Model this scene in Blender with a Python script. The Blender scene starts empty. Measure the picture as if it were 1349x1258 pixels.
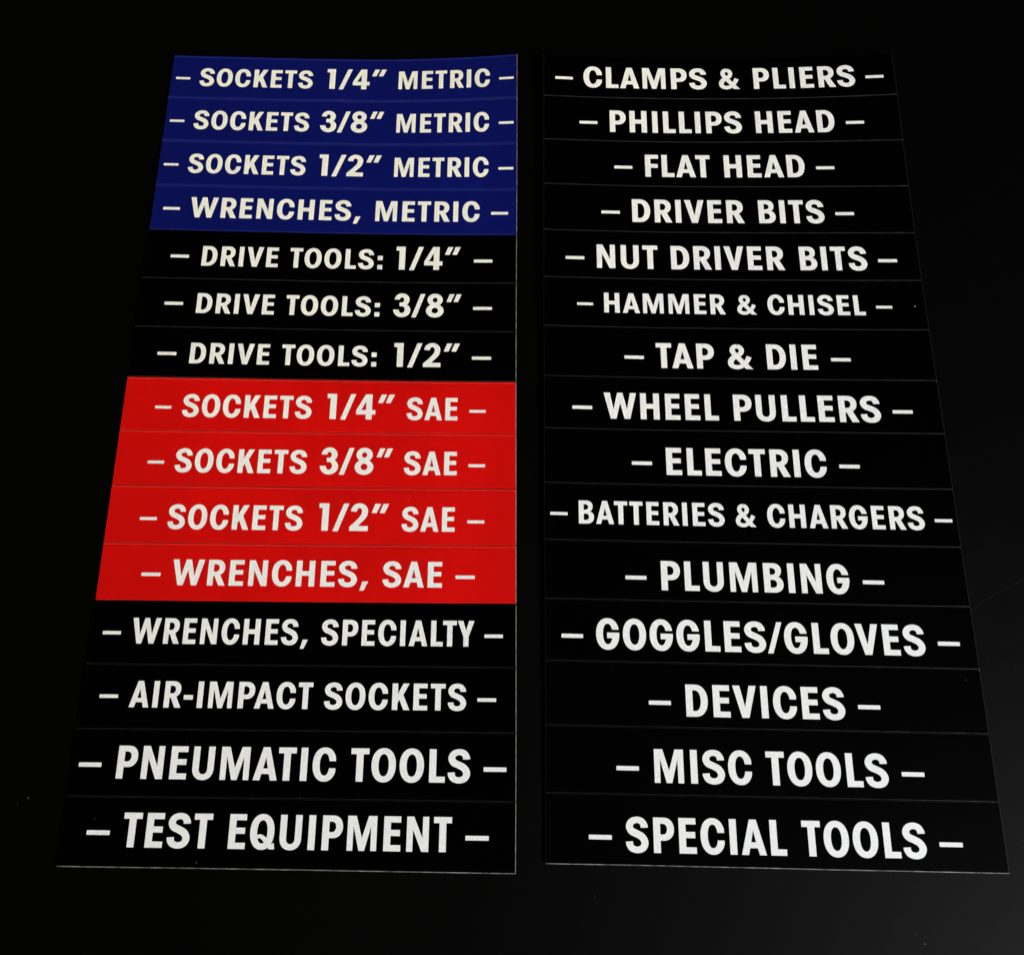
# Thirty tool-drawer label strips in two columns on a black table top.
import bpy, math, random
from mathutils import Vector, Matrix
from mathutils.geometry import tessellate_polygon

scene = bpy.context.scene
C = scene.collection
MM = 0.001

# ------------------------------------------------------------------ camera
cam_d = bpy.data.cameras.new('camera')
cam = bpy.data.objects.new('camera', cam_d)
C.objects.link(cam)
cam_d.sensor_fit = 'HORIZONTAL'
cam_d.sensor_width = 36.0
cam_d.lens = 36.0 * 1000.0 / 1349.0
cam_d.clip_start = 0.01
cam_d.clip_end = 20
cam.location = (0.0, -58.886 * MM, 322.764 * MM)
cam.rotation_euler = (0.264842, 0.006848, 0.0)
scene.camera = cam

# ------------------------------------------------------------------ world (a dark room) and exposure
world = bpy.data.worlds.new('World')
scene.world = world
world.use_nodes = True
world.node_tree.nodes['Background'].inputs[0].default_value = (0.5, 0.52, 0.55, 1)
world.node_tree.nodes['Background'].inputs[1].default_value = 0.006
scene.view_settings.view_transform = 'Standard'
scene.view_settings.look = 'None'
scene.view_settings.exposure = 0
scene.view_settings.gamma = 1

# ------------------------------------------------------------------ room lamps
def area(name, loc, target, size, power, color):
    d = bpy.data.lights.new(name, 'AREA')
    d.shape = 'RECTANGLE'
    d.size, d.size_y = size
    d.energy = power
    d.color = color
    o = bpy.data.objects.new(name, d)
    C.objects.link(o)
    o.location = loc
    v = Vector(target) - Vector(loc)
    o.rotation_euler = v.to_track_quat('-Z', 'Y').to_euler()
    return o
area('neutral_lamp', (1.85, -1.32, 1.32), (0.02, 0.0, 0), (0.7, 0.7), 119.0, (0.975, 0.985, 1.0))
warm = area('warm_lamp', (-0.55, -1.60, 1.50), (-0.08, 0.52, 0), (0.25, 0.25), 0.50, (1.0, 0.80, 0.12))
warm.data.spread = math.radians(21)

# ------------------------------------------------------------------ materials
def principled(name, col, rough, spec=0.5):
    m = bpy.data.materials.new(name)
    m.use_nodes = True
    b = m.node_tree.nodes['Principled BSDF']
    b.inputs['Base Color'].default_value = (*col, 1)
    b.inputs['Roughness'].default_value = rough
    b.inputs['Specular IOR Level'].default_value = spec
    return m, b

def add_noise(m, b, col, scale, amt, rough=None, rough_amt=0.0, bump=0.0, bump_scale=None):
    nt = m.node_tree
    tc = nt.nodes.new('ShaderNodeTexCoord')
    nz = nt.nodes.new('ShaderNodeTexNoise')
    nz.inputs['Scale'].default_value = scale
    nz.inputs['Detail'].default_value = 4
    nt.links.new(tc.outputs['Object'], nz.inputs['Vector'])
    mr = nt.nodes.new('ShaderNodeMapRange')
    mr.inputs['From Min'].default_value = 0.3
    mr.inputs['From Max'].default_value = 0.7
    mr.inputs['To Min'].default_value = 1 - amt
    mr.inputs['To Max'].default_value = 1 + amt
    nt.links.new(nz.outputs['Fac'], mr.inputs['Value'])
    vm = nt.nodes.new('ShaderNodeVectorMath')
    vm.operation = 'SCALE'
    vm.inputs[0].default_value = col
    nt.links.new(mr.outputs['Result'], vm.inputs['Scale'])
    nt.links.new(vm.outputs['Vector'], b.inputs['Base Color'])
    if rough_amt:
        n2 = nt.nodes.new('ShaderNodeTexNoise')
        n2.inputs['Scale'].default_value = scale * 0.13
        n2.inputs['Detail'].default_value = 6
        nt.links.new(tc.outputs['Object'], n2.inputs['Vector'])
        m2 = nt.nodes.new('ShaderNodeMapRange')
        m2.inputs['From Min'].default_value = 0.3
        m2.inputs['From Max'].default_value = 0.7
        m2.inputs['To Min'].default_value = rough - rough_amt
        m2.inputs['To Max'].default_value = rough + rough_amt
        nt.links.new(n2.outputs['Fac'], m2.inputs['Value'])
        nt.links.new(m2.outputs['Result'], b.inputs['Roughness'])
    if bump:
        n3 = nt.nodes.new('ShaderNodeTexNoise')
        n3.inputs['Scale'].default_value = bump_scale
        n3.inputs['Detail'].default_value = 3
        nt.links.new(tc.outputs['Object'], n3.inputs['Vector'])
        bp = nt.nodes.new('ShaderNodeBump')
        bp.inputs['Strength'].default_value = 0.4
        bp.inputs['Distance'].default_value = bump
        nt.links.new(n3.outputs['Fac'], bp.inputs['Height'])
        nt.links.new(bp.outputs['Normal'], b.inputs['Normal'])

def vinyl(name, col, rough=0.42, spec=0.12):
    m, b = principled(name, col, rough, spec)
    add_noise(m, b, col, 24, 0.09, rough, 0.05, 0.000008, 400)
    return m

M = {}
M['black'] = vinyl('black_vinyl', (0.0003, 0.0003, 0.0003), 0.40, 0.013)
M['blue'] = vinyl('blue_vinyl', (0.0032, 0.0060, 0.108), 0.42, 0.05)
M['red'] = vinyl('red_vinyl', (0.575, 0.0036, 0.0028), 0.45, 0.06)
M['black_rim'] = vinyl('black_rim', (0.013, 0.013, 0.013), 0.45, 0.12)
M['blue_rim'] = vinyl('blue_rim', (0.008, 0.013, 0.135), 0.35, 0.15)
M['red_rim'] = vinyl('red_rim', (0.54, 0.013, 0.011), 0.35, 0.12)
m, b = principled('pale_cut_edge', (0.30, 0.29, 0.27), 0.7, 0.2)
add_noise(m, b, (0.165, 0.16, 0.152), 260, 0.7)
M['edge'] = m
m, b = principled('white_print', (0.83, 0.83, 0.82), 0.5, 0.15)
add_noise(m, b, (0.83, 0.83, 0.815), 1500, 0.07)
M['white'] = m
m, b = principled('table_black', (0.0005, 0.0005, 0.00045), 0.5, 0.042)
add_noise(m, b, (0.0006, 0.0006, 0.00055), 700, 0.35, 0.54, 0.02, 0.00003, 500)
M['table'] = m
m, b = principled('dust', (0.035, 0.035, 0.033), 0.8, 0.2)
M['dust'] = m
m, b = principled('pale_dust', (0.85, 0.85, 0.82), 0.6, 0.3)
M['pale_dust'] = m
m, b = principled('lint', (0.085, 0.085, 0.08), 0.8, 0.2)
M['lint'] = m

# ------------------------------------------------------------------ glyph outlines (cap height = 1)
def arc(cx, cy, rx, ry, a0, a1, n=14, e=1.0):
    out = []
    for i in range(n + 1):
        t = math.radians(a0 + (a1 - a0) * i / n)
        c, s = math.cos(t), math.sin(t)
        out.append((cx + rx * math.copysign(abs(c) ** e, c), cy + ry * math.copysign(abs(s) ** e, s)))
    return out

def stroke(pts, th, n=10, clip=None):
    """one closed outline around a smooth (Catmull-Rom) centre line; th = one width or one per point"""
    if not hasattr(th, '__len__'):
        th = [th] * len(pts)
    P = [(*p, t) for p, t in zip(pts, th)]
    P = [tuple(2 * a - b for a, b in zip(P[0], P[1]))] + P + [tuple(2 * a - b for a, b in zip(P[-1], P[-2]))]
    cl = []
    for i in range(1, len(P) - 2):
        for k in range(n):
            t = k / n
            cl.append(tuple(0.5 * ((2 * P[i][j]) + (-P[i-1][j] + P[i+1][j]) * t + (2*P[i-1][j] - 5*P[i][j] + 4*P[i+1][j] - P[i+2][j]) * t*t + (-P[i-1][j] + 3*P[i][j] - 3*P[i+1][j] + P[i+2][j]) * t**3) for j in range(3)))
    cl.append(P[-2])
    Lf, Rt = [], []
    for i, (x, y, w) in enumerate(cl):
        a, b = cl[max(i - 1, 0)], cl[min(i + 1, len(cl) - 1)]
        dx, dy = b[0] - a[0], b[1] - a[1]
        d = math.hypot(dx, dy)
        Lf.append((x - dy / d * w / 2, y + dx / d * w / 2))
        Rt.append((x + dy / d * w / 2, y - dx / d * w / 2))
    o = Lf + Rt[::-1]
    if clip is not None:
        o = [(x, max(y, clip)) for x, y in o]
    return o

ST, HB = 0.225, 0.187          # stem and bar widths
G = {}                          # glyph -> (width, [ [outline, hole, ...], ... ], left bearing, right bearing)
G['I'] = (ST, [[[(0,0),(ST,0),(ST,1),(0,1)]]], .09, .09)
G['L'] = (.50, [[[(0,0),(.50,0),(.50,HB),(ST,HB),(ST,1),(0,1)]]], .09, .02)
G['T'] = (.575, [[[(.175,0),(.40,0),(.40,1-HB),(.575,1-HB),(.575,1),(0,1),(0,1-HB),(.175,1-HB)]]], .025, .025)
G['E'] = (.545, [[[(0,0),(.545,0),(.545,HB),(ST,HB),(ST,.43),(.515,.43),(.515,.615),(ST,.615),(ST,1-HB),(.54,1-HB),(.54,1),(0,1)]]], .09, .055)
G['F'] = (.53, [[[(0,0),(ST,0),(ST,.40),(.505,.40),(.505,.585),(ST,.585),(ST,1-HB),(.53,1-HB),(.53,1),(0,1)]]], .09, .0)
G['H'] = (.70, [[[(0,0),(ST,0),(ST,.405),(.475,.405),(.475,0),(.70,0),(.70,1),(.475,1),(.475,.60),(ST,.60),(ST,1),(0,1)]]], .09, .09)
G['N'] = (.70, [[[(0,0),(.20,0),(.20,.615),(.475,0),(.70,0),(.70,1),(.50,1),(.50,.39),(.225,1),(0,1)]]], .09, .09)
G['M'] = (.93, [[[(0,0),(.19,0),(.19,.70),(.375,0),(.555,0),(.74,.70),(.74,0),(.93,0),(.93,1),(.655,1),(.465,.37),(.275,1),(0,1)]]], .09, .09)
G['W'] = (1.20, [[[(0,1),(.245,0),(.455,0),(.60,.60),(.745,0),(.955,0),(1.20,1),(.965,1),(.845,.37),(.70,1),(.50,1),(.355,.37),(.235,1)]]], .01, .01)
G['V'] = (.76, [[[(0,1),(.265,0),(.495,0),(.76,1),(.525,1),(.38,.33),(.235,1)]]], .005, .005)
G['A'] = (.78, [[[(0,0),(.225,0),(.275,.19),(.505,.19),(.555,0),(.78,0),(.50,1),(.28,1)],[(.322,.365),(.390,.69),(.458,.365)]]], .005, .005)
G['Y'] = (.70, [[[(0,1),(.2375,.38),(.2375,0),(.4625,0),(.4625,.38),(.70,1),(.465,1),(.35,.63),(.235,1)]]], .0, .0)
G['K'] = (.69, [[[(0,0),(ST,0),(ST,.265),(.285,.37),(.44,0),(.69,0),(.435,.565),(.665,1),(.42,1),(ST,.61),(ST,1),(0,1)]]], .09, .0)
G['U'] = (.69, [[[(0,1)] + arc(.345,.34,.345,.355,180,360,22,.93) + [(.69,1),(.475,1)] + arc(.345,.33,.13,.16,360,180,14,.9) + [(.215,1)]]], .085, .085)
OE = .92
O_out = arc(.385,.5,.385,.515,0,360,44,OE)[:-1]
O_in = arc(.385,.5,.155,.325,0,360,32,.9)[:-1]
G['O'] = (.77, [[O_out, O_in]], .04, .04)
G['Q'] = (.80, [[O_out, O_in], [stroke([(.20,.335),(.33,.375),(.46,.30),(.56,.17),(.65,.085),(.79,.10)],[.10,.12,.14,.15,.15,.19])]], .04, .02)
def c_shape(yt, yb, tail):
    a1 = math.degrees(math.asin(((yt-.5)/.515) ** (1/OE)))
    o = arc(.385,.5,.385,.515,a1,360-(math.degrees(math.asin(((.5-yb)/.515) ** (1/OE))) if yb < .5 else -0),50,OE)
    return o, a1
def ainv(v, r, e):
    return math.degrees(math.asin(min(1, (abs(v)/r) ** (1/e))))
co = arc(.385,.5,.385,.515,ainv(.095,.515,OE),360-ainv(.105,.515,OE),46,OE)
ci = arc(.385,.5,.150,.325,360-ainv(.105,.325,.9),ainv(.095,.325,.9),34,.9)
co = [(min(x,.745),y) for x,y in co]
G['C'] = (.745, [[co + ci]], .04, .035)
go = arc(.385,.5,.385,.515,ainv(.135,.515,OE),360-ainv(.10,.515,OE),46,OE)
gi = arc(.385,.5,.150,.325,360-ainv(.145,.325,.9),ainv(.135,.325,.9),34,.9)
go = [(min(x,.755),y) for x,y in go[:8]] + go[8:]
G['G'] = (.77, [[go + [(.77,.42),(.77,.55),(.36,.55),(.36,.36),(.535,.36)] + gi[1:]]], .04, .04)
G['D'] = (.70, [[[(0,0)] + arc(.30,.5,.40,.5,-90,90,26,.92) + [(0,1)], [(ST,HB)] + arc(.29,.5,.18,.5-HB,-90,90,18,.9) + [(ST,1-HB)]]], .09, .04)
def bowl(x0, cy, rx, ry, n=18, e=.92):
    return arc(x0, cy, rx, ry, -90, 90, n, e)
G['P'] = (.65, [[[(0,0),(ST,0),(ST,.345)] + bowl(.33,.6725,.32,.3275) + [(0,1)], [(ST,.525)] + bowl(.30,.67,.125,.145,12) + [(ST,.815)]]], .09, .02)
rb = [p for p in bowl(.33,.695,.31,.305) if p[1] > .425]
G['R'] = (.685, [[[(0,0),(ST,0),(ST,.36),(.262,.36),(.43,0),(.685,0),(.485,.405)] + rb + [(0,1)], [(ST,.545)] + bowl(.30,.68,.12,.135,12) + [(ST,.815)]]], .09, .0)
def hw(cx, rx, cy, ry, y, e=.92):
    t = 1 - (abs(y-cy)/ry) ** (2/e) if abs(y-cy) < ry else None
    return None if t is None else cx + rx * t ** (e/2)
def ysteps(n=40, lo=0.0, hi=1.0):
    return [lo + (hi-lo)*(0.5-0.5*math.cos(math.pi*i/n)) for i in range(n+1)]
bb = []
for y in ysteps(44, .0005, .9995):
    c = [v for v in (hw(.33,.28,.745,.2551,y), hw(.34,.32,.285,.2851,y)) if v]
    bb.append((max(c) if c else .33, y))
G['B'] = (.66, [[[(0,0),(.33,0)] + bb + [(.33,1),(0,1)], [(ST,.175)] + bowl(.31,.30,.125,.125,12) + [(ST,.425)], [(ST,.60)] + bowl(.30,.715,.105,.105,12) + [(ST,.825)]]], .09, .035)
G['S'] = (.70, [[stroke([(.578,.695),(.572,.765),(.50,.875),(.35,.918),(.19,.865),(.118,.735),(.18,.605),(.35,.525),(.51,.435),(.587,.285),(.52,.135),(.345,.080),(.18,.130),(.116,.235),(.108,.315)],
                       [.228,.225,.205,.19,.205,.225,.225,.22,.225,.23,.21,.19,.205,.225,.23], 8)]], .035, .035)
e8 = []
for y in ysteps(52, -.0149, 1.0149):
    c = [v for v in (hw(0,.30,.745,.27,y,1), hw(0,.345,.275,.29,y,1)) if v]
    e8.append((max(c) if c else 0.0, y))
G['8'] = (.69, [[[(.345+x,y) for x,y in e8] + [(.345-x,y) for x,y in e8[::-1]][1:-1], arc(.345,.285,.125,.12,0,360,22)[:-1], arc(.345,.735,.095,.10,0,360,20)[:-1]]], .04, .04)
r3 = []
for y in ysteps(52, -.0149, 1.0149):
    c = [v for v in (hw(.33,.30,.735,.28,y,1), hw(.335,.34,.285,.30,y,1)) if v]
    r3.append((max(c) if c else .33, y))
G['3'] = (.675, [[arc(.335,.31,.335,.325,180,268,12) + r3[1:-1] + arc(.33,.73,.29,.285,91,178,12)
      + [(.25,.74)] + arc(.33,.73,.085,.11,160,-80,12) + [(.24,.622),(.24,.455)] + arc(.335,.31,.115,.145,88,-150,14) + [(.225,.31)]]], .04, .04)
G['2'] = (.66, [[[(0,0),(.66,0),(.66,.185),(.315,.185)] + [(.40,.29),(.50,.39),(.58,.49),(.625,.59)] + arc(.335,.715,.305,.30,-15,180,22)
      + [(.245,.70)] + arc(.335,.725,.09,.11,170,-15,12) + [(.405,.60),(.34,.505),(.20,.345),(.0,.15)]]], .04, .04)
G['1'] = (.34, [[[(.115,0),(.34,0),(.34,1),(0,1),(0,.825),(.115,.825)]]], .05, .09)
G['4'] = (.72, [[[(.365,0),(.59,0),(.59,.195),(.72,.195),(.72,.375),(.59,.375),(.59,1),(.335,1),(0,.36),(0,.195),(.365,.195)], [(.185,.375),(.365,.72),(.365,.375)]]], .03, .02)
G['/'] = (.55, [[[(0,-.02),(.19,-.02),(.55,1),(.36,1)]]], -.03, -.03)
G['"'] = (.58, [[[(0,.655),(.175,.655),(.315,1),(.12,1)]], [[(.275,.655),(.45,.655),(.59,1),(.395,1)]]], .03, .0)
G[':'] = (.235, [[[(0,0),(.235,0),(.235,.235),(0,.235)]], [[(0,.455),(.235,.455),(.235,.69),(0,.69)]]], .09, .05)
G[','] = (.33, [[[(0,-.14),(.165,-.14),(.33,.225),(.10,.225)]]], .03, .0)
G['-'] = (.37, [[[(0,.305),(.37,.305),(.37,.49),(0,.49)]]], .04, .04)
G['&'] = (.88, [[stroke([(.755,.50),(.68,.34),(.53,.155),(.33,.075),(.145,.135),(.105,.285),(.20,.44),(.37,.545),(.475,.64),(.50,.76),(.44,.87),(.34,.905)],
                        [.19,.18,.17,.175,.19,.205,.20,.18,.18,.19,.18,.17], 8)],
                [stroke([(.36,.905),(.25,.875),(.185,.77),(.21,.655),(.32,.51),(.50,.29),(.80,-.07)], [.17,.18,.19,.19,.19,.19,.20], 8, 0.0)]], .04, .02)
DATA = [
    ('L', 0, 11.2, 6.75, 7.35, 6.2, 172.3, [('SOCKETS', 14.8, 72.9, 10.85), ('1/4"', 79.9, 110.6, 12.15), ('METRIC', 117.1, 163.9, 10.85)]),
    ('L', 1, 10.96, 6.51, 7.35, 6.1, 172.3, [('SOCKETS', 14.7, 72.9, 10.85), ('3/8"', 78.3, 110.5, 12.15), ('METRIC', 117.1, 163.7, 10.85)]),
    ('L', 2, 11.07, 6.62, 7.35, 6.2, 172.3, [('SOCKETS', 14.8, 73.0, 10.85), ('1/2"', 79.4, 110.5, 12.15), ('METRIC', 117.1, 163.7, 10.85)]),
    ('L', 3, 11.79, 7.24, 8.15, 9.4, 169.4, [('WRENCHES,', 18.4, 102.0, 11.1), ('METRIC', 109.1, 159.7, 11.1)]),
    ('L', 4, 11.58, 6.83, 8.85, 16.6, 161.9, [('DRIVE', 27.3, 63.9, 10.4), ('TOOLS:', 69.5, 113.9, 10.4), ('1/4"', 120.1, 151.0, 12.15)]),
    ('L', 5, 12.09, 7.34, 8.85, 16.8, 162.0, [('DRIVE', 27.6, 64.2, 10.4), ('TOOLS:', 69.7, 113.8, 10.4), ('3/8"', 119.9, 152.0, 12.15)]),
    ('L', 6, 11.77, 7.02, 8.85, 16.7, 161.9, [('DRIVE', 27.4, 64.2, 10.4), ('TOOLS:', 69.8, 113.6, 10.4), ('1/2"', 121.3, 151.8, 12.15)]),
    ('L', 7, 10.83, 6.38, 7.35, 18.2, 160.4, [('SOCKETS', 27.0, 85.5, 10.85), ('1/4"', 91.8, 122.7, 12.15), ('SAE', 128.6, 151.4, 10.85)]),
    ('L', 8, 10.49, 6.04, 7.35, 18.1, 160.4, [('SOCKETS', 26.7, 85.1, 10.85), ('3/8"', 90.4, 122.9, 12.15), ('SAE', 128.3, 151.6, 10.85)]),
    ('L', 9, 10.46, 6.01, 7.35, 18.0, 160.3, [('SOCKETS', 26.6, 85.1, 10.85), ('1/2"', 91.5, 122.3, 12.15), ('SAE', 128.3, 151.2, 10.85)]),
    ('L', 10, 11.61, 7.06, 8.15, 22.2, 156.1, [('WRENCHES,', 31.1, 115.0, 11.1), ('SAE', 121.1, 146.3, 11.1)]),
    ('L', 11, 12.54, 8.28, 7.65, 8.9, 168.4, [('WRENCHES,', 17.2, 91.1, 10.4), ('SPECIALTY', 96.6, 160.4, 10.4)]),
    ('L', 12, 12.69, 8.43, 7.65, 11.2, 165.8, [('AIR-IMPACT', 19.8, 94.7, 10.4), ('SOCKETS', 99.5, 157.4, 10.4)]),
    ('L', 13, 11.79, 6.7, 9.1, 7.5, 169.4, [('PNEUMATIC', 18.3, 105.8, 12.4), ('TOOLS', 111.8, 159.5, 12.4)]),
    ('L', 14, 12.4, 7.32, 9.1, 14.4, 162.7, [('TEST', 23.9, 58.9, 12.4), ('EQUIPMENT', 65.6, 152.8, 12.4)]),
    ('R', 0, 10.98, 5.81, 8.95, 10.4, 167.7, [('CLAMPS', 20.3, 83.3, 12.6), ('&', 89.5, 100.1, 12.6), ('PLIERS', 107.1, 158.0, 12.6)]),
    ('R', 1, 10.37, 5.2, 8.95, 22.5, 155.5, [('PHILLIPS', 33.2, 99.4, 12.6), ('HEAD', 106.3, 145.4, 12.6)]),
    ('R', 2, 10.42, 5.25, 8.95, 39.3, 138.5, [('FLAT', 50.1, 82.2, 12.6), ('HEAD', 89.0, 128.5, 12.6)]),
    ('R', 3, 10.39, 5.23, 8.95, 32.5, 145.4, [('DRIVER', 42.9, 97.2, 12.6), ('BITS', 104.1, 135.6, 12.6)]),
    ('R', 4, 10.51, 5.34, 8.95, 14.9, 163.0, [('NUT', 25.3, 54.3, 12.6), ('DRIVER', 60.6, 114.5, 12.6), ('BITS', 121.6, 153.3, 12.6)]),
    ('R', 5, 11.59, 7.37, 7.5, 19.3, 158.5, [('HAMMER', 28.2, 84.9, 10.3), ('&', 90.3, 99.5, 10.3), ('CHISEL', 104.5, 149.7, 10.3)]),
    ('R', 6, 10.11, 4.95, 8.95, 41.3, 135.7, [('TAP', 51.4, 78.0, 12.6), ('&', 84.1, 95.6, 12.6), ('DIE', 102.0, 125.0, 12.6)]),
    ('R', 7, 10.24, 5.07, 8.95, 17.1, 160.5, [('WHEEL', 26.8, 78.3, 12.6), ('PULLERS', 85.1, 150.7, 12.6)]),
    ('R', 8, 9.78, 4.61, 8.95, 43.0, 134.1, [('ELECTRIC', 53.7, 124.0, 12.6)]),
    ('R', 9, 11.53, 7.3, 7.5, 6.2, 171.8, [('BATTERIES', 14.8, 77.8, 10.3), ('&', 82.6, 91.5, 10.3), ('CHARGERS', 96.3, 163.6, 10.3)]),
    ('R', 10, 9.67, 4.51, 8.95, 38.6, 138.7, [('PLUMBING', 49.3, 128.6, 12.6)]),
    ('R', 11, 10.13, 4.96, 8.95, 11.3, 166.7, [('GOGGLES/GLOVES', 21.2, 156.9, 12.6)]),
    ('R', 12, 9.55, 4.39, 8.95, 46.5, 131.1, [('DEVICES', 57.1, 121.3, 12.6)]),
    ('R', 13, 9.72, 4.55, 8.95, 32.7, 145.5, [('MISC', 43.3, 81.9, 12.6), ('TOOLS', 87.7, 135.7, 12.6)]),
    ('R', 14, 9.95, 4.78, 8.95, 21.3, 156.9, [('SPECIAL', 31.3, 93.4, 12.6), ('TOOLS', 99.7, 147.3, 12.6)]),
]

# ------------------------------------------------------------------ the thirty strips
# each column is a row of sixteen cut lines: (x, y, angle) of the left end of every line, in mm
CUT = {
'L': [(-177.18,255.29,-.0285),(-177.27,229.81,-.0284),(-177.35,203.98,-.0287),(-177.45,178.39,-.0286),(-177.61,152.83,-.0282),(-177.81,127.0,-.027),(-177.95,101.79,-.0243),(-178.04,76.6,-.0208),(-178.09,51.08,-.0173),(-178.11,25.46,-.0141),(-178.16,-.08,-.0117),(-178.17,-25.29,-.01),(-178.23,-50.99,-.0095),(-178.28,-76.42,-.01),(-178.39,-101.82,-.0115),(-178.56,-127.38,-.0132)],
'R': [(14.02,252.49,.0005),(13.77,227.05,-.002),(13.47,201.46,-.0049),(13.19,176.09,-.0074),(12.91,150.79,-.0098),(12.7,125.7,-.0118),(12.51,100.68,-.0134),(12.37,75.87,-.0149),(12.21,50.93,-.0168),(11.99,25.84,-.0188),(11.78,.71,-.0206),(11.63,-24.37,-.0212),(11.46,-49.64,-.0209),(11.25,-74.98,-.0201),(10.99,-100.45,-.0193),(10.75,-126.13,-.0185)]}
# how far the left and right end of each strip curl up off the table, in mm
CURL = {
'L': ([.6,.5,.4,.3,.3]+[.2]*10, [5.5,4.4,2.6,2.0,2.0,1.8,1.5,1.4,1.2,1.0,.8,.6,.4,.3,.3]),
'R': ([3.3,2.7,2.6,2.4,2.2,2.0,1.8,1.6,1.4,1.2,1.0,.8,.6,.4,.3], [3.2,2.4,1.2,.9,.6,.5,.5,.5,.4,.3]+[.2]*5)}
WID, THK = 177.8, 0.8

def lift(col, k, s):
    ks = [i for i in (k-1, k) if 0 <= i < 15]
    zl = sum(CURL[col][0][i] for i in ks) / len(ks)
    zr = sum(CURL[col][1][i] for i in ks) / len(ks)
    return zl * max(0, 1 - s/.5) ** 2 + zr * max(0, (s-.5)/.5) ** 2

class Strip:
    def __init__(self, col, i):
        self.col, self.i = col, i
        self.rng = random.Random(col + str(i))
        r = self.rng
        self.ph = [(r.uniform(0, 6.28), r.uniform(0, 6.28)) for _ in range(4)]
        # gap (mm) between this strip and the neighbours above and below
        self.gt = 0.10 + r.uniform(0, .06)
        self.gb = 0.10 + r.uniform(0, .06)
        if (col, i) in (('L', 3), ('L', 10)): self.gb = .55
        if (col, i) == ('L', 6): self.gb = .25
        x0, y0, a0 = CUT[col][i + 1]
        x1, y1, a1 = CUT[col][i]
        self.a = (a0 + a1) / 2
        cx = (x0 + x1) / 2 + WID/2 * math.cos(self.a)
        cy = (y0 + y1) / 2 + WID/2 * math.sin(self.a)
        self.loc = Vector((cx, cy, 0))
        self.inv = Matrix.Rotation(-self.a, 3, 'Z')
    def wav(self, u, q):            # slight unevenness along the sheet, mm
        a, b = self.ph[q]
        return math.sin(u/21 + a) * .6 + math.sin(u/8.3 + b) * .4
    def at(self, u, v, dz):         # u mm from the left, v mm from the bottom (of 25.4), dz above the table side
        s = min(max(u / WID, 0), 1)
        t = v / 25.4
        p = []
        for k in (self.i + 1, self.i):
            x, y, a = CUT[self.col][k]
            p.append(Vector((x + u * math.cos(a), y + u * math.sin(a), lift(self.col, k, s))))
        w = p[0] * (1 - t) + p[1] * t
        w.z += dz + .05 * (1 + self.wav(u, 0))
        w = self.inv @ (w - self.loc)
        return (w.x * MM, w.y * MM, w.z * MM)

def link(name, verts, faces, mats, parent=None, midx=None, smooth=False):
    me = bpy.data.meshes.new(name)
    me.from_pydata(verts, [], faces)
    for m in mats: me.materials.append(m)
    if midx: me.polygons.foreach_set('material_index', midx)
    if smooth: me.polygons.foreach_set('use_smooth', [True] * len(faces))
    me.update()
    o = bpy.data.objects.new(name, me)
    C.objects.link(o)
    if parent: o.parent = parent
    return o

def strip_body(S, colour, root):
    NU = 72
    Ht = 25.4 - S.gt
    # profile across the strip: (v, height, material) - 0 sheet, 1 rim, 2 cut edge; a pressed crease runs below the top lip
    lip = 1.05
    last = S.i == 14
    be = 2 if last else 1
    bw = .30 if last else .16
    blk = colour == 'black'
    if blk: lip = .45
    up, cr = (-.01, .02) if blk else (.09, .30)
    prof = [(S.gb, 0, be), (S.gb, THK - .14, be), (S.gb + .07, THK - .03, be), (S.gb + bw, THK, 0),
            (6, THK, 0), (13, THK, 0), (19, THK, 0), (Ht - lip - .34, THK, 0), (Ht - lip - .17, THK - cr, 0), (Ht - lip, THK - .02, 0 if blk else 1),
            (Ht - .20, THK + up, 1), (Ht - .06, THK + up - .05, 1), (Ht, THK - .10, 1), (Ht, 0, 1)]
    n = len(prof)
    V, F, MI = [], [], []
    el, er = (.16, .19) if S.col == 'L' else (.20, .20)
    us = [0.0, el] + [WID * k / NU for k in range(1, NU)] + [WID - er, WID]
    for j, u in enumerate(us):
        for q, (v, z, m) in enumerate(prof):
            jt = .045 * S.wav(u, 1) + .02 * S.rng.uniform(-1, 1)
            if q <= 3: v = v + jt
            elif q >= 7: v = v - abs(jt) * .8
            if z > .3 and j in (0, len(us) - 1): z = z - .09
            V.append(S.at(u, v, z))
    for j in range(len(us) - 1):
        for q in range(n):
            q2 = (q + 1) % n
            F.append((j*n + q, (j+1)*n + q, (j+1)*n + q2, j*n + q2))
            m = prof[q][2]
            if q == 0: m = be
            if q >= n - 2: m = 1
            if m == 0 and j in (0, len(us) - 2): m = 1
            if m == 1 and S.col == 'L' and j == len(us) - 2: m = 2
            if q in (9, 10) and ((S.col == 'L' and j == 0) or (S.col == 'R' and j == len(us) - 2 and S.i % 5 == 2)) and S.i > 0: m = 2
            MI.append(m)
    F.append(tuple(range(n))[::1]); MI.append(2)
    F.append(tuple((len(us)-1)*n + q for q in range(n))[::-1]); MI.append(2)
    return link('magnetic_sheet', V, F, [M[colour], M[colour + '_rim'], M['edge']], root, MI)

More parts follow.
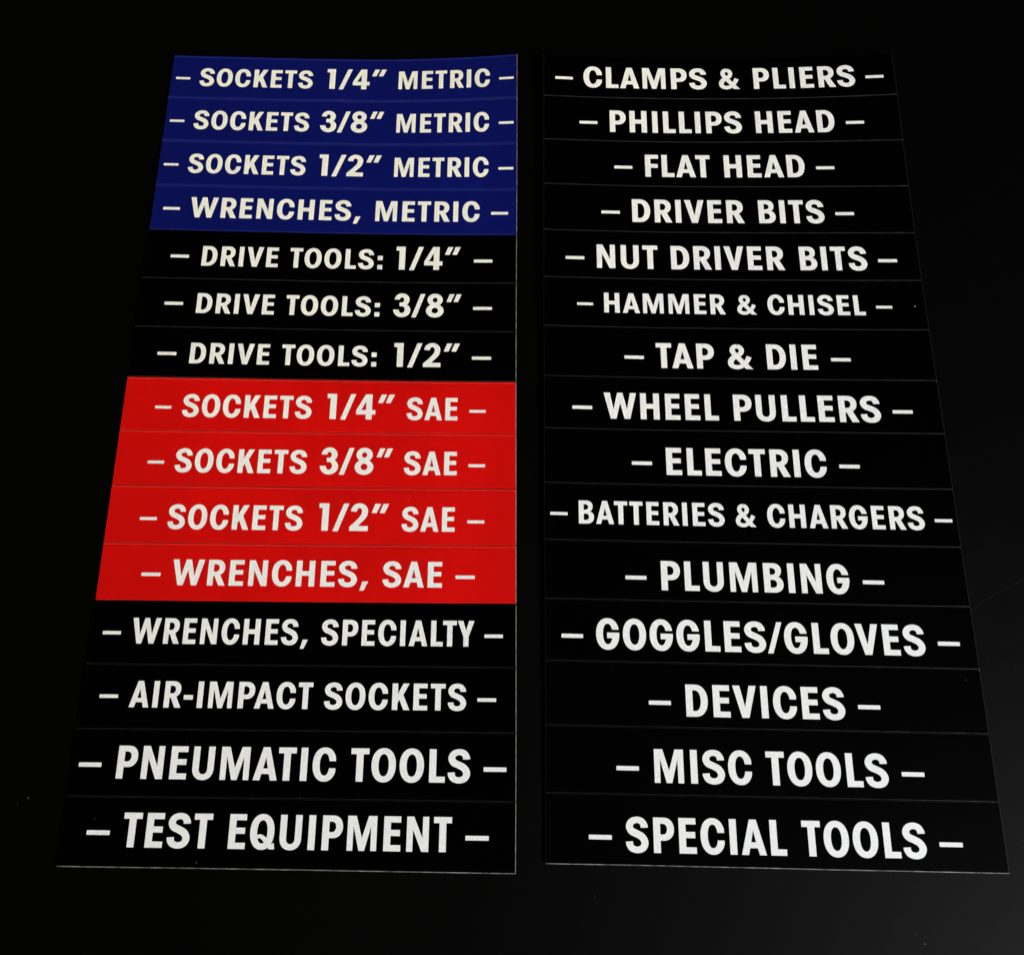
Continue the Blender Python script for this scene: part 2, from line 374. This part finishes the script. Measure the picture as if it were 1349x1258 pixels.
def inset(lp, d, hole):
    """move every edge of a closed outline inwards (outwards for a hole) by d"""
    pts = [p for k, p in enumerate(lp) if math.dist(p, lp[k-1]) > 1e-5]
    ar = sum(pts[k-1][0] * p[1] - p[0] * pts[k-1][1] for k, p in enumerate(pts))
    sg = (1 if ar > 0 else -1) * (-1 if hole else 1)
    out = []
    n = len(pts)
    for k in range(n):
        (ax, ay), (bx, by), (cx, cy) = pts[k-1], pts[k], pts[(k+1) % n]
        l1, l2 = math.hypot(bx-ax, by-ay), math.hypot(cx-bx, cy-by)
        n1 = (-(by-ay)/l1*sg, (bx-ax)/l1*sg)
        n2 = (-(cy-by)/l2*sg, (cx-bx)/l2*sg)
        m = max(1 + n1[0]*n2[0] + n1[1]*n2[1], .45)
        out.append((bx + (n1[0]+n2[0]) * d / m, by + (n1[1]+n2[1]) * d / m))
    return out

def thin(loops_list, d):
    k = 1 / (1 - 2*d)
    return [[[(x, (y - d) * k) for x, y in inset(lp, d, q > 0)] for q, lp in enumerate(loops)] for loops in loops_list]

def flat_piece(S, loops_list, u_of, v_of, z0):
    V, F = [], []
    for q, loops in enumerate(loops_list):
        L3 = [[Vector((x, y, 0)) for x, y in lp] for lp in loops]
        tris = tessellate_polygon(L3)
        base = len(V)
        for lp in loops:
            for x, y in lp:
                V.append(S.at(u_of(x), v_of(y), z0 + .012 * q))
        for t in tris:
            a, b, c = (base + k for k in t)
            pa, pb, pc = V[a], V[b], V[c]
            if (pb[0]-pa[0])*(pc[1]-pa[1]) - (pb[1]-pa[1])*(pc[0]-pa[0]) < 0: b, c = c, b
            F.append((a, b, c))
    return V, F

def word(S, text, u0, u1, cap, base, root, slim):
    # natural advance of the word, then set to its measured length
    x, items = 0.0, []
    for k, ch in enumerate(text):
        w, loops, lb, rb_ = G[ch]
        if k: x += lb
        items.append((x, ch))
        x += w
        if k < len(text) - 1:
            x += rb_
            pair = ch + text[k+1]
            x += {'AT': -.06, 'TA': -.06, 'LT': -.09, 'TY': -.03, 'FL': .0, 'LA': .0, 'LY': -.08, 'AC': -.01, 'PA': -.07, 'LV': -.08, 'OV': -.03, 'S,': .0, 'TO': -.02}.get(pair, 0)
    nat = x
    if text[0] in '13': u0 += .55 if S.i in (7, 8, 9) else .25
    sx = (u1 - u0) / (nat - 2*slim)
    u0 = u0 - slim * sx
    V, F = [], []
    for x0, ch in items:
        v, f = flat_piece(S, thin(G[ch][1], slim), lambda x, x0=x0: u0 + (x0 + x) * sx, lambda y: base + y * cap, THK + .035)
        o = len(V)
        V += v
        F += [tuple(k + o for k in t) for t in f]
    return link('lettering', V, F, [M['white']], root)

def dash(S, uc, ln, vd, cap, root):
    th = ln * .182
    r = th * .14
    lp = []
    for cx, cy, a in ((ln/2-r, th/2-r, 0), (-ln/2+r, th/2-r, 90), (-ln/2+r, -th/2+r, 180), (ln/2-r, -th/2+r, 270)):
        lp += arc(cx, cy, r, r, a, a + 90, 3)
    V, F = flat_piece(S, [[lp]], lambda x: uc + x, lambda y: vd + y, THK + .035)
    return link('dash', V, F, [M['white']], root)

def colour_of(col, i):
    if col == 'L' and i < 4: return 'blue'
    if col == 'L' and 7 <= i < 11: return 'red'
    return 'black'


# final letter fit: set a few figures narrower, and open the spacing a little
for ch, k in {'4': .95, '2': .96, '/': .96}.items():
    w, lps, a, b = G[ch]
    G[ch] = (w * k, [[[(x * k, y) for x, y in lp] for lp in loops] for loops in lps], a, b)
for ch in G:
    w, lps, a, b = G[ch]
    G[ch] = (w, lps, a + .014, b + .014 + (.065 if ch == '1' else 0))
WHERE = {('L', 0): 'topmost dark blue label strip, printed %s in cream white',
         ('L', 1): 'dark blue label strip second from the top of its column, printed %s',
         ('L', 2): 'dark blue label strip just above the WRENCHES, METRIC strip, printed %s',
         ('L', 3): 'lowest dark blue label strip, printed %s above the black ones',
         ('L', 4): 'glossy black label strip directly under the blue strips, printed %s',
         ('L', 5): 'middle one of three black drive tool label strips, printed %s',
         ('L', 6): 'glossy black label strip directly above the red strips, printed %s',
         ('L', 7): 'topmost red label strip, printed %s under the black ones',
         ('L', 8): 'second red label strip from the top, printed %s',
         ('L', 9): 'bright red label strip just above the WRENCHES, SAE strip, printed %s',
         ('L', 10): 'lowest red label strip, printed %s with a gap below',
         ('L', 14): 'black label strip printed %s at the foot of the left column, pale lower edge',
         ('R', 0): 'black label strip printed %s topmost of the right column, ends curling up',
         ('R', 14): 'black label strip printed %s at the foot of the right column, pale lower edge'}
NAMES = {}
for r in DATA:
    NAMES[r[0], r[1]] = ' '.join(w[0] for w in r[7])
for col, i, vd, base, dl, dc0, dc1, words in DATA:
    S = Strip(col, i)
    root = bpy.data.objects.new('label_strip', None)
    root.empty_display_size = .01
    C.objects.link(root)
    root.location = S.loc * MM
    root.rotation_euler = (0, 0, S.a)
    colour = colour_of(col, i)
    root['label'] = WHERE.get((col, i), 'glossy black label strip printed %s in white capitals') % NAMES[col, i]
    root['category'] = 'label'
    root['group'] = {'blue': 'dark blue tool label strips in the left column',
                     'red': 'red tool label strips in the left column',
                     'black': 'black tool label strips in the %s column' % ('left' if col == 'L' else 'right')}[colour]
    strip_body(S, colour, root)
    cap0 = words[0][3]
    dash(S, dc0, dl, vd, cap0, root)
    dash(S, dc1, dl, vd, cap0, root)
    for text, u0, u1, cap in words:
        word(S, text, u0, u1, cap, base, root, .002 if text[0] in '138' else .005 if dl > 8.9 else .008)

# ------------------------------------------------------------------ table top
V = [(-1.2, -1.0, 0), (1.2, -1.0, 0), (1.2, 1.6, 0), (-1.2, 1.6, 0), (-1.2, -1.0, -.03), (1.2, -1.0, -.03), (1.2, 1.6, -.03), (-1.2, 1.6, -.03)]
F = [(0, 1, 2, 3), (7, 6, 5, 4), (0, 4, 5, 1), (1, 5, 6, 2), (2, 6, 7, 3), (3, 7, 4, 0)]
t = link('table_top', V, F, [M['table']])
t['kind'] = 'structure'

# ------------------------------------------------------------------ dust, lint and a long hairline scratch
rng = random.Random(7)
V, F, MI = [], [], []
def fleck(x, y, z, r, m, el=1.0, ang=None):
    ang = rng.uniform(0, 3.14) if ang is None else ang
    o = len(V)
    n = 5
    for k in range(n):
        t = 2 * math.pi * k / n
        rr = r * rng.uniform(.6, 1.2)
        px, py = rr * el * math.cos(t), rr * math.sin(t)
        V.append(((x + px * math.cos(ang) - py * math.sin(ang)) * MM, (y + px * math.sin(ang) + py * math.cos(ang)) * MM, z * MM))
    V.append((x * MM, y * MM, (z + r * .5) * MM))
    for k in range(n):
        F.append((o + k, o + (k + 1) % n, o + n)); MI.append(m)
def height(x, y):
    for col in 'LR':
        for i in range(15):
            (x0, y0, a0), (x1, y1, a1) = CUT[col][i + 1], CUT[col][i]
            u = x - x0
            if 0.5 < u < WID - .5 and y0 + u * math.tan(a0) + .4 < y < y1 + u * math.tan(a1) - .4:
                s = u / WID
                return max(lift(col, i, s), lift(col, i + 1, s)) + THK + .12
    return .03
for k in range(520):
    x, y = rng.uniform(-225, 215), rng.uniform(-165, 290)
    z = height(x, y)
    if z > 1 and rng.random() < .55: continue
    fleck(x, y, z, rng.choice([.05, .06, .07, .08, .10]), 0, rng.choice([1, 1, 1.6, 3]))
for x, y, r, m, el in [(179.1, -103.3, 0.26, 1, 1.6), (185.3, 110.4, 0.2, 1, 2.2), (-166.0, -110.0, 0.16, 2, 1.4), (-194.3, -102.7, 0.3, 2, 1.8), (-198.2, -104.4, 0.16, 2, 1.2), (153.1, -153.4, 0.26, 2, 2.2), (150.4, -150.4, 0.16, 2, 1.2), (0.3, -139.5, 0.18, 2, 1.3), (28.6, -144.7, 0.15, 2, 1.2), (29.6, -137.4, 0.12, 2, 3), (-124.5, -125.7, 0.16, 2, 3), (183.0, -57.6, 0.13, 2, 2), (-163.2, -157.6, 0.16, 2, 1.2), (15.3, 6.6, 0.12, 2, 1), (-47.3, 17.8, 0.12, 1, 1), (49.1, 104.6, 0.1, 2, 1), (196.7, -117.4, 0.2, 2, 1.2), (39.1, -52.8, 0.1, 2, 3), (-85.9, -102.2, 0.1, 2, 3), (-74.2, -103.0, 0.12, 2, 2)]:
    fleck(x, y, height(x, y), r, m, el)
for k in range(30):
    t0 = k / 29
    fleck(188.5 + 33.1 * t0, -30.6 + 16.8 * t0 + math.sin(t0 * 3) * 1.5, .02, .035, 0, 20, .35)
t = link('dust', V, F, [M['dust'], M['pale_dust'], M['lint']], None, MI)
t['kind'] = 'stuff'
t['label'] = 'sparse grey dust flecks and lint lying on strips and table'
t['category'] = 'dust'
